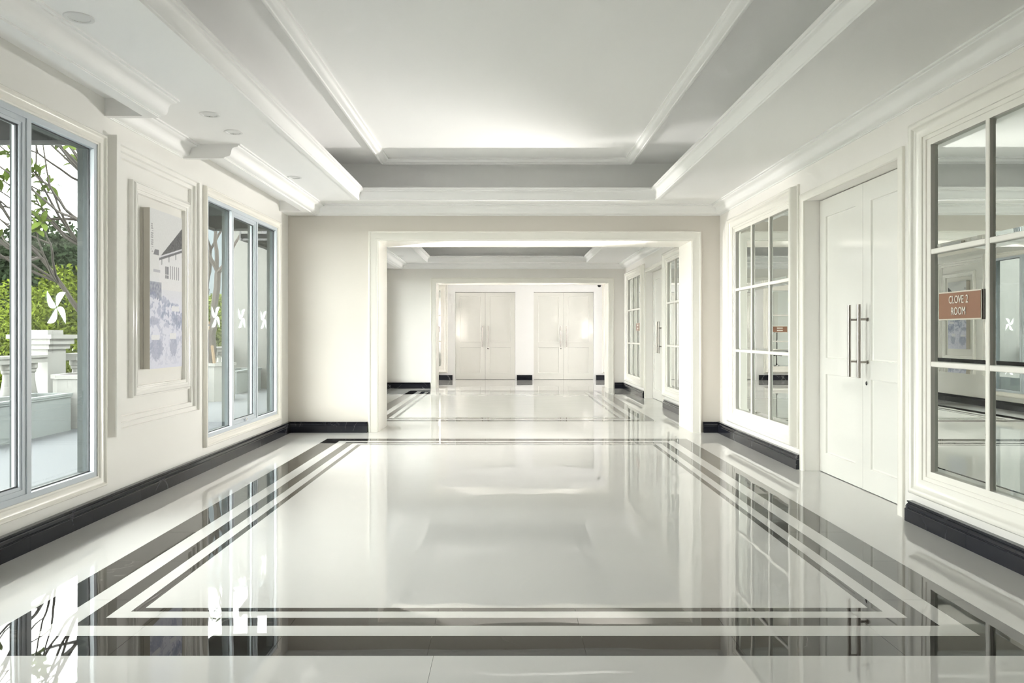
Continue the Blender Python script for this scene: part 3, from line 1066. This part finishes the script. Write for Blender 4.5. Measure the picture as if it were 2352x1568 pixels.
soffit_cut = []
for (x, y, lb) in ((-2.22, 3.82, 'chrome recessed downlight nearest the viewer, at the upper left'),
                   (-2.22, 5.50, 'chrome recessed downlight, nearer of the middle pair in the left soffit'),
                   (-2.22, 5.98, 'chrome recessed downlight, farther of the middle pair in the left soffit'),
                   (-2.22, 7.70, 'chrome recessed downlight above the far window, farthest in the left soffit')):
    downlight(x, y, lb)
    soffit_cut.append((x, y))
for (x, y, lb) in ((-2.22, 3.82 + OFF, 'first chrome downlight in the left soffit of the farther bay'),
                   (-2.22, 5.50 + OFF, 'second chrome downlight in the left soffit of the farther bay'),
                   (-2.22, 5.98 + OFF, 'third chrome downlight in the left soffit of the farther bay'),
                   (-2.22, 7.70 + OFF, 'last chrome downlight in the left soffit of the farther bay')):
    downlight(x, y, lb)
# real holes for the downlights: rebuild the soffit with square cut-outs hidden by the trim rings
for nm, a, b_, l0, l1, o in (('ceiling', DN, D1, 2.75, 8.965, 0.0), ('ceiling.001', D1 + TW, D1 + OFF, D1 + TW + 0.45, D1 + OFF - 0.455, OFF)):
    old = bpy.data.objects[nm]
    hs = [(LIPX0, LIPX1, l0, l1)] + [(x - 0.0525, x + 0.0525, y + o - 0.0525, y + o + 0.0525) for x, y in soffit_cut]
    tmp = holed_slab('soffit_tmp', 'ceiling', 'Z', SOF, 3.0, XL, XR, a, b_, hs)
    old.data = tmp.data
    bpy.data.objects.remove(tmp)

# ------------------------------------------------------------------ photographer's lights standing out of sight behind the cross walls
def studio_light(x, y, z, target, watts, cone, label):
    root = thing('studio_light', (x, y, 0), label, 'lamp', 'studio lights behind the cross walls')
    MB().tube([(x, y, 0.10), (x, y, z - 0.05)], 0.014, 10).build('pole', 'dark_box', root)
    for k in range(3):
        a = k * 2 * math.pi / 3 + 0.4
        MB().tube([(x, y, 0.42), (x + 0.09 * math.cos(a), y + 0.09 * math.sin(a), 0.012)], 0.010, 8).build('leg', 'dark_box', root)
    d = (Vector(target) - Vector((x, y, z))).normalized()
    sd = d.cross(Vector((0, 0, 1))).normalized()
    up = sd.cross(d)
    prof = [(-0.16, 0.045), (-0.02, 0.05), (0.0, 0.05), (0.06, 0.085), (0.062, 0.088), (0.062, 0.083), (0.0, 0.045)]
    rings = [[Vector((x, y, z)) + d * t + (sd * math.cos(2 * math.pi * k / 18) + up * math.sin(2 * math.pi * k / 18)) * r for k in range(18)] for t, r in prof]
    MB().loft(rings).build('flash_head', 'dark_box', root, smooth=True)
    l = bpy.data.lights.new('flash_tube', 'SPOT')
    l.energy = watts
    l.color = (1.0, 0.968, 0.925)
    l.spot_size = math.radians(cone)
    l.spot_blend = 0.9
    l.shadow_soft_size = 0.05
    o = bpy.data.objects.new('flash_tube', l)
    o.location = Vector((x, y, z)) + d * 0.07
    o.rotation_euler = d.to_track_quat('-Z', 'Y').to_euler()
    C.objects.link(o)
    attach(o, root)


studio_light(-2.55, 10.78, 1.38, (2.75, 6.0, 2.1), 120.0, 92, 'black studio light on a stand behind the left part of the near cross wall')
studio_light(2.57, 10.35, 1.38, (-2.8, 5.6, 2.1), 195.0, 92, 'black studio light on a stand behind the right part of the near cross wall')
studio_light(-2.40, 18.20, 1.32, (1.6, 20.3, 1.35), 13.0, 80, 'black studio light on a stand in the far corridor, left side')
studio_light(3.20, 18.30, 1.32, (-0.6, 20.3, 1.35), 13.0, 80, 'black studio light on a stand in the far corridor, right side')
studio_light(-2.62, 18.50, 1.38, (2.75, 13.6, 2.1), 85.0, 92, 'black studio light facing the farther bay from the left side of the corridor')
studio_light(2.80, 18.12, 1.38, (-2.8, 13.2, 2.1), 105.0, 92, 'black studio light facing the farther bay from the right side of the corridor')

# dome camera under the corridor ceiling
dc = thing('dome_camera', (2.44, 19.4, 2.62), 'small black dome camera under the corridor ceiling, upper right of the far doors', 'camera')
MB().lathe(2.44, 19.4, [(0.0, 2.62), (0.062, 2.62), (0.062, 2.575), (0.055, 2.560), (0.0, 2.560)], 20).build('housing', 'white_plastic', dc, smooth=True)
MB().lathe(2.44, 19.4, [(0.052, 2.560), (0.050, 2.535), (0.040, 2.512), (0.022, 2.499), (0.0, 2.496)], 20).build('dome', 'dome', dc, smooth=True)

# ------------------------------------------------------------------ terrace outside
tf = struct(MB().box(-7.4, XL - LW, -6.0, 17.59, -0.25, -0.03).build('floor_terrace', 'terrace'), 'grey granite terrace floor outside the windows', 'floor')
struct(MB().box(-90, XL - LW, -60, 90, -4.2, -4.0).build('floor_garden', 'ground'), 'unseen garden ground beyond the terrace, lightened to bounce light indoors', 'ground')
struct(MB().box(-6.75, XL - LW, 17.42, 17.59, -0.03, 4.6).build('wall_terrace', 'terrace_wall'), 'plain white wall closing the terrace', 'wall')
for k, (a, b_, lb) in enumerate(((2.6, 5.16, 'dark flat awning over the foreground window'), (6.75, 9.42, 'dark flat awning over the far window of the near bay'),
                                 (10.3, 12.86, 'dark flat awning over the first window of the farther bay'), (14.45, 17.1, 'dark flat awning over the last window'))):
    root = thing('awning', (XL - LW, (a + b_) / 2, 2.6), lb, 'awning', 'dark awnings over the windows')
    MB().box(XL - LW - 0.82, XL - LW, a, b_, 2.60, 2.66).build('canopy_sheet', 'canopy', root)
    MB().box(XL - LW - 0.84, XL - LW - 0.81, a, b_, 2.57, 2.70).build('front_rail', 'dark_box', root)
    for y in (a + 0.02, b_ - 0.05):
        MB().box(XL - LW - 0.81, XL - LW, y, y + 0.03, 2.57, 2.62).build('side_rail', 'dark_box', root)

struct(MB().box(-7.0, XL - LW, -6.0, 17.6, 6.0, 6.3).build('ceiling_terrace', 'dimmed_aluminium'), 'unseen slab added high over the terrace to shade it', 'ceiling')  # added out of view to keep part of the sky off the terrace
# balustrade
BX = -6.60
bp = [(0.075, 0.12), (0.075, 0.17), (0.05, 0.19), (0.062, 0.22), (0.088, 0.32), (0.085, 0.40), (0.062, 0.52), (0.045, 0.64), (0.042, 0.72), (0.060, 0.74), (0.060, 0.77), (0.078, 0.79), (0.078, 0.86)]
bme = None
for ya, yb, lb in ((6.5, 10.42, 'white balustrade with turned balusters left of the terrace pier'), (11.11, 17.41, 'white balustrade with turned balusters beyond the terrace pier')):
    bal = thing('balustrade', (BX, (ya + yb) / 2, -0.03), lb, 'balustrade')
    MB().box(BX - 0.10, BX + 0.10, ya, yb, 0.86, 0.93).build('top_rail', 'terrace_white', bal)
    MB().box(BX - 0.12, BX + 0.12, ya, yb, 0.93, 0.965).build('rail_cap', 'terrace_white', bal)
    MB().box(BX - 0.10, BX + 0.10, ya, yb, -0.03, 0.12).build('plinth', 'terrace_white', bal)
    y = ya + 0.14
    while y < yb - 0.08:
        if bme is None:
            ob = MB().lathe(0, 0, bp, 12).build('baluster', 'terrace_white', smooth=True)
            bme = ob.data
        else:
            ob = bpy.data.objects.new('baluster', bme)
            C.objects.link(ob)
        ob.location = (BX, y, 0)
        attach(ob, bal)
        y += 0.255
pier = thing('balustrade_pier', (-6.76, 10.76, -0.03), 'white square pier with a stepped cap seen through the foreground window', 'pier')
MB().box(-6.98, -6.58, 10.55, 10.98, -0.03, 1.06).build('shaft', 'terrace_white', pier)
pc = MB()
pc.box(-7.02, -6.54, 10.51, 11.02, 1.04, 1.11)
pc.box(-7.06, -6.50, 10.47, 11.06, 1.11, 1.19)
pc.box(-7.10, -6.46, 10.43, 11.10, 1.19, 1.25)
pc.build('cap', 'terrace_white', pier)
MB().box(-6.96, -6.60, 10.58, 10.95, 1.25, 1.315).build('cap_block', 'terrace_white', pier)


def trough(x0, x1, y0, y1, h, label):
    root = thing('planter_trough', ((x0 + x1) / 2, (y0 + y1) / 2, -0.03), label, 'planter')
    mp_ = lambda u, v, p: (u, v, p)
    pr = [(0.0, -0.03), (0.0, h - 0.055), (-0.012, h - 0.05), (-0.012, h - 0.03), (-0.02, h - 0.025), (-0.02, h), (0.05, h), (0.05, h - 0.12), (0.06, -0.03)]
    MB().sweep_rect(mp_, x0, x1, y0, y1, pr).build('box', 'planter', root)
    MB().box(x0 + 0.045, x1 - 0.045, y0 + 0.045, y1 - 0.045, -0.03, h - 0.10).build('soil', 'soil', root)
    return root


trough(-6.30, -5.83, 6.9, 9.84, 0.47, 'long low white planter trough outside the foreground window')
trough(-6.30, -5.80, 15.8, 17.36, 0.47, 'low pale planter trough beyond the tree, by the white terrace wall')


def tall_planter(cx_, cy_, s, h, label):
    root = thing('tree_planter', (cx_, cy_, -0.03), label, 'planter')
    c = 0.16

    def octo(r, z):
        k = r - c
        return [(cx_ - k, cy_ - r, z), (cx_ + k, cy_ - r, z), (cx_ + r, cy_ - k, z), (cx_ + r, cy_ + k, z), (cx_ + k, cy_ + r, z), (cx_ - k, cy_ + r, z), (cx_ - r, cy_ + k, z), (cx_ - r, cy_ - k, z)]
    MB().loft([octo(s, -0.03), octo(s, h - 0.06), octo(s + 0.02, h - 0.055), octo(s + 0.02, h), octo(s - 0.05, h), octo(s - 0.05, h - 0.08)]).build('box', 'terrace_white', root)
    MB().loft([octo(s - 0.055, h - 0.085), octo(s - 0.055, h - 0.05)]).build('soil', 'soil', root)
    return root


tall_planter(-5.85, 10.42, 0.42, 0.70, 'tall white tree planter behind the trough, outside the foreground window')
tall_planter(-5.80, 14.38, 0.40, 0.70, 'tall white tree planter seen through the far window')

# ------------------------------------------------------------------ frangipani trees
LEAF_PROTO = {}


def leaf_mesh_obj():
    if 'm' not in LEAF_PROTO:
        vv, ff = [], []
        n = 6
        prof = [0.0, 0.022, 0.042, 0.054, 0.050, 0.032, 0.0]
        for i in range(n + 1):
            t = i / n
            z = 0.05 * t - 0.10 * t * t
            w = prof[i]
            vv += [(t * 0.30, -w, z + 0.012), (t * 0.30, 0, z), (t * 0.30, w, z + 0.012)]
        for i in range(n):
            a = i * 3
            ff += [(a, a + 3, a + 4, a + 1), (a + 1, a + 4, a + 5, a + 2)]
        me = bpy.data.meshes.new('leaf')
        me.from_pydata(vv, [], ff)
        me.materials.append(M['leaf'])
        me.shade_smooth()
        LEAF_PROTO['m'] = me
    return LEAF_PROTO['m']


def frangipani(base, stems, label, leaf_tips, seed, r0=0.055, lscale=1.0, stake=False):
    """stems: list of polylines with radii; leaves in whorls at the tips given"""
    rnd = random.Random(seed)
    root = thing('frangipani_tree', base, label, 'tree')
    for pts, ra, rb in stems:
        n = len(pts)
        # subdivide for a natural bend
        P = []
        for i in range(n - 1):
            for t in (0, 0.33, 0.66):
                a, b_ = Vector(pts[i]), Vector(pts[i + 1])
                P.append(a.lerp(b_, t) + Vector((rnd.uniform(-1, 1), rnd.uniform(-1, 1), rnd.uniform(-1, 1))) * ra * 0.35 * (1 if t else 0.2))
        P.append(Vector(pts[-1]))
        R = [ra + (rb - ra) * i / (len(P) - 1) for i in range(len(P))]
        MB().tube(P, R, 7).build('branch', 'bark', root, smooth=True)
    me = leaf_mesh_obj()
    for tip, d, cnt in leaf_tips:
        d = Vector(d).normalized()
        s = d.cross(Vector((0, 0, 1)))
        if s.length < 0.05:
            s = Vector((1, 0, 0))
        s.normalize()
        u = s.cross(d)
        for k in range(cnt):
            a = 2 * math.pi * k / cnt + rnd.uniform(-0.3, 0.3)
            out = (s * math.cos(a) + u * math.sin(a)) * rnd.uniform(0.6, 1.2) + d * rnd.uniform(0.35, 0.9)
            out.normalize()
            side = out.cross(Vector((0, 0, 1)))
            if side.length < 0.05:
                side = Vector((1, 0, 0))
            side.normalize()
            side = (side + Vector((rnd.uniform(-.4, .4), rnd.uniform(-.4, .4), rnd.uniform(-.4, .4)))).normalized()
            up = out.cross(side).normalized() * -1
            side = up.cross(out).normalized()
            sc = rnd.uniform(0.42, 0.72) * lscale
            o = bpy.data.objects.new('leaf', me)
            C.objects.link(o)
            o.parent = root
            b_ = ORIGIN[root.name]
            Mx = Matrix(((out.x, side.x, up.x, 0), (out.y, side.y, up.y, 0), (out.z, side.z, up.z, 0), (0, 0, 0, 1)))
            o.matrix_basis = Matrix.Translation(Vector(tip) - d * rnd.uniform(0, 0.06)) @ Mx @ Matrix.Scale(sc, 4)
            o.matrix_parent_inverse = Matrix.Translation(-b_)
    if stake:
        x, y, z = base
        for dx, dy in ((0.16, -0.10), (-0.15, 0.05), (0.05, 0.16)):
            MB().tube([(x + dx, y + dy, z), (x + dx * 0.15, y + dy * 0.15, z + 0.85)], 0.03, 6).build('support_stake', 'stake', root)
        for zz in (0.55, 0.78):
            MB().tube([(x - 0.12, y - 0.03, z + zz), (x + 0.12, y - 0.05, z + zz)], 0.018, 6).build('support_tie', 'dark_box', root)
    return root


def tree_front():
    b = Vector((-5.80, 10.40, 0.652))
    rnd = random.Random(11)
    stems, tips = [], []
    f1 = Vector((-5.72, 10.30, 1.30))
    stems.append(([b, Vector((-5.83, 10.38, 1.0)), f1], 0.065, 0.055))
    mains = [Vector((-6.05, 9.55, 2.25)), Vector((-5.60, 9.62, 2.75)), Vector((-5.95, 9.75, 1.95)), Vector((-5.35, 9.75, 3.15)), Vector((-5.75, 9.90, 2.45))]
    for m in mains:
        mid = f1.lerp(m, 0.5) + Vector((0, 0.05, -0.08))
        stems.append(([f1, mid, m], 0.036, 0.022))
        for k in range(4):
            e = m + Vector((rnd.uniform(-0.45, 0.35), rnd.uniform(-1.25, -0.35), rnd.uniform(-0.05, 0.75)))
            stems.append(([m, m.lerp(e, 0.5) + Vector((0, 0, -0.06)), e], 0.020, 0.012))
            for q in range(2):
                g = e + Vector((rnd.uniform(-0.35, 0.35), rnd.uniform(-0.75, 0.1), rnd.uniform(0.05, 0.55)))
                stems.append(([e, e.lerp(g, 0.5) + Vector((0, 0, -0.03)), g], 0.011, 0.008))
                tips.append((g, g - e, rnd.choice((6, 7, 8))))
    # crown just under the awning edge
    for k in range(7):
        m = mains[3]
        g = Vector((rnd.uniform(-5.6, -4.9), rnd.uniform(8.3, 9.4), rnd.uniform(3.35, 3.75)))
        stems.append(([m, m.lerp(g, 0.5), g], 0.018, 0.010))
        tips.append((g, g - m + Vector((0, 0, 0.3)), 8))
    return frangipani(b, stems, 'frangipani tree with bare grey branches and green leaves outside the foreground window', tips, 5)


def tree_back():
    b = Vector((-5.82, 14.35, 0.652))
    rnd = random.Random(4)
    stems, tips = [], []
    s1, s2 = Vector((-5.84, 14.3, 2.15)), Vector((-5.62, 14.3, 2.45))
    stems.append(([b + Vector((-0.06, 0, 0)), Vector((-5.92, 14.33, 1.3)), s1], 0.085, 0.065))
    stems.append(([b + Vector((0.05, 0, 0)), Vector((-5.70, 14.33, 1.5)), s2], 0.08, 0.060))
    for m, ends in ((s1, ((-6.10, 14.1, 2.9), (-5.78, 14.35, 2.9))), (s2, ((-5.30, 14.2, 2.9), (-5.70, 14.3, 3.4), (-5.95, 14.1, 3.3)))):
        for e in ends:
            e = Vector(e)
            stems.append(([m, m.lerp(e, 0.5) + Vector((0.02, 0, -0.05)), e], 0.045, 0.030))
            for q in range(2):
                g = e + Vector((rnd.uniform(-0.35, 0.45), rnd.uniform(-0.3, 0.3), rnd.uniform(0.5, 0.95)))
                stems.append(([e, e.lerp(g, 0.5), g], 0.026, 0.016))
                tips.append((g, g - e, 5))
    return frangipani(b, stems, 'thick twin-stemmed frangipani with timber stakes seen through the far window', tips, 9, stake=True)


tree_front()
tree_back()


# ------------------------------------------------------------------ trees and hedge beyond the terrace
def bushy(name, label, cat, centre, rx, ry, rz, n, size, m, group, seed, trunk=True):
    rnd = random.Random(seed)
    cx_, cy_, cz = centre
    root = thing(name, (cx_, cy_, -4.0), label, cat, group)
    vv, ff = [], []
    lumps = [(rnd.uniform(-0.6, 0.6), rnd.uniform(-0.6, 0.6), rnd.uniform(-0.45, 0.6), rnd.uniform(0.35, 0.6)) for _ in range(9)]
    for i in range(n):
        lx, ly, lz, lr = rnd.choice(lumps)
        a, t = rnd.uniform(0, 2 * math.pi), math.acos(rnd.uniform(-1, 1))
        r = lr * rnd.uniform(0.55, 1.0) ** 0.5
        p = Vector((cx_ + rx * (lx + r * math.sin(t) * math.cos(a)), cy_ + ry * (ly + r * math.sin(t) * math.sin(a)), cz + rz * (lz + r * math.cos(t))))
        d = Vector((rnd.uniform(-1, 1), rnd.uniform(-1, 1), rnd.uniform(-0.9, 0.5))).normalized()
        s = d.cross(Vector((rnd.uniform(-1, 1), rnd.uniform(-1, 1), rnd.uniform(-1, 1)))).normalized()
        l, w = size * rnd.uniform(0.6, 1.3), size * rnd.uniform(0.14, 0.26)
        k = len(vv)
        vv += [p, p + d * l * 0.5 + s * w, p + d * l, p + d * l * 0.5 - s * w]
        ff.append((k, k + 1, k + 2, k + 3))
    me = bpy.data.meshes.new('foliage')
    me.from_pydata([tuple(v) for v in vv], [], ff)
    me.materials.append(M[m])
    o = bpy.data.objects.new('foliage', me)
    o['kind'] = 'stuff'
    C.objects.link(o)
    attach(o, root)
    if trunk:
        P = [(cx_, cy_, -4.0), (cx_ + 0.1, cy_, (cz - 4) / 2), (cx_, cy_ + 0.1, cz)]
        MB().tube(P, [0.16, 0.12, 0.06], 8).build('trunk', 'bark', root)
        for k in range(5):
            lx, ly, lz, lr = lumps[k]
            MB().tube([(cx_, cy_, cz - rz * 0.6), (cx_ + rx * lx, cy_ + ry * ly, cz + rz * lz)], [0.06, 0.02], 6).build('bough', 'bark', root)
    return root


hp = [(-8.9, 13.8, 0.5, 'yellow-green bamboo clump just behind the white terrace pier'), (-11.0, 16.3, 0.6, 'yellow-green bamboo clump at the left edge of the foreground window'),
      (-13.3, 19.2, 0.8, 'bamboo clump behind the leftmost one, outside the foreground window'), (-12.0, 22.4, 0.9, 'farthest bamboo clump, right side of the foreground window view'),
      (-8.5, 21.0, 0.7, 'bamboo clump behind the twin-stemmed tree in the far window'), (-10.3, 24.6, 0.9, 'more distant bamboo clump in the far window view')]
for i, (x, y, z, lb) in enumerate(hp):
    r = bushy('bamboo_clump', lb, 'bamboo', (x, y, z), 1.15, 1.15, 1.75, 13000, 0.115, 'hedge_leaf', 'bamboo clumps beyond the balustrade', 30 + i, trunk=False)
    rr = random.Random(i)
    for k in range(7):
        a, b_ = rr.uniform(-0.6, 0.6), rr.uniform(-0.6, 0.6)
        MB().tube([(x + a * 0.5, y + b_ * 0.5, -4.0), (x + a, y + b_, z + 1.0)], [0.03, 0.015], 6).build('culm', 'hedge_leaf', r)
dt = [(-15.3, 24.9, 2.6, 'dark green leafy tree filling the middle of the foreground window'), (-21.0, 28.2, 2.9, 'dark green tree at the left edge of the foreground window'), (-21.6, 36.0, 3.6, 'most distant dark green tree behind the others')]
for i, (x, y, z, lb) in enumerate(dt):
    bushy('dark_tree', lb, 'tree', (x, y, z), 2.4, 2.4, 2.6, 17000, 0.24, 'dark_leaf', 'dark trees beyond the bamboo', 60 + i)
bld = thing('grey_building', (-17, 42, -4), 'blue-grey building wall far behind the far window tree', 'building')
MB().box(-19.5, -13.5, 40, 46, -4, 12).build('wall', 'far_building', bld)
MB().box(-19.7, -13.3, 39.8, 46.2, 12, 12.4).build('parapet', 'far_building', bld)
wb = thing('wall_box', (-5.72, 17.55, 3.2), 'dark grey angular box mounted on the white terrace wall', 'fixture')
MB().loft([[(-5.78, 17.42, 3.30), (-5.78, 17.24, 3.42), (-5.78, 17.24, 3.62), (-5.78, 17.42, 3.72)], [(-5.52, 17.42, 3.22), (-5.52, 17.24, 3.34), (-5.52, 17.24, 3.86), (-5.52, 17.42, 3.95)]]).build('housing', 'dark_box', wb)
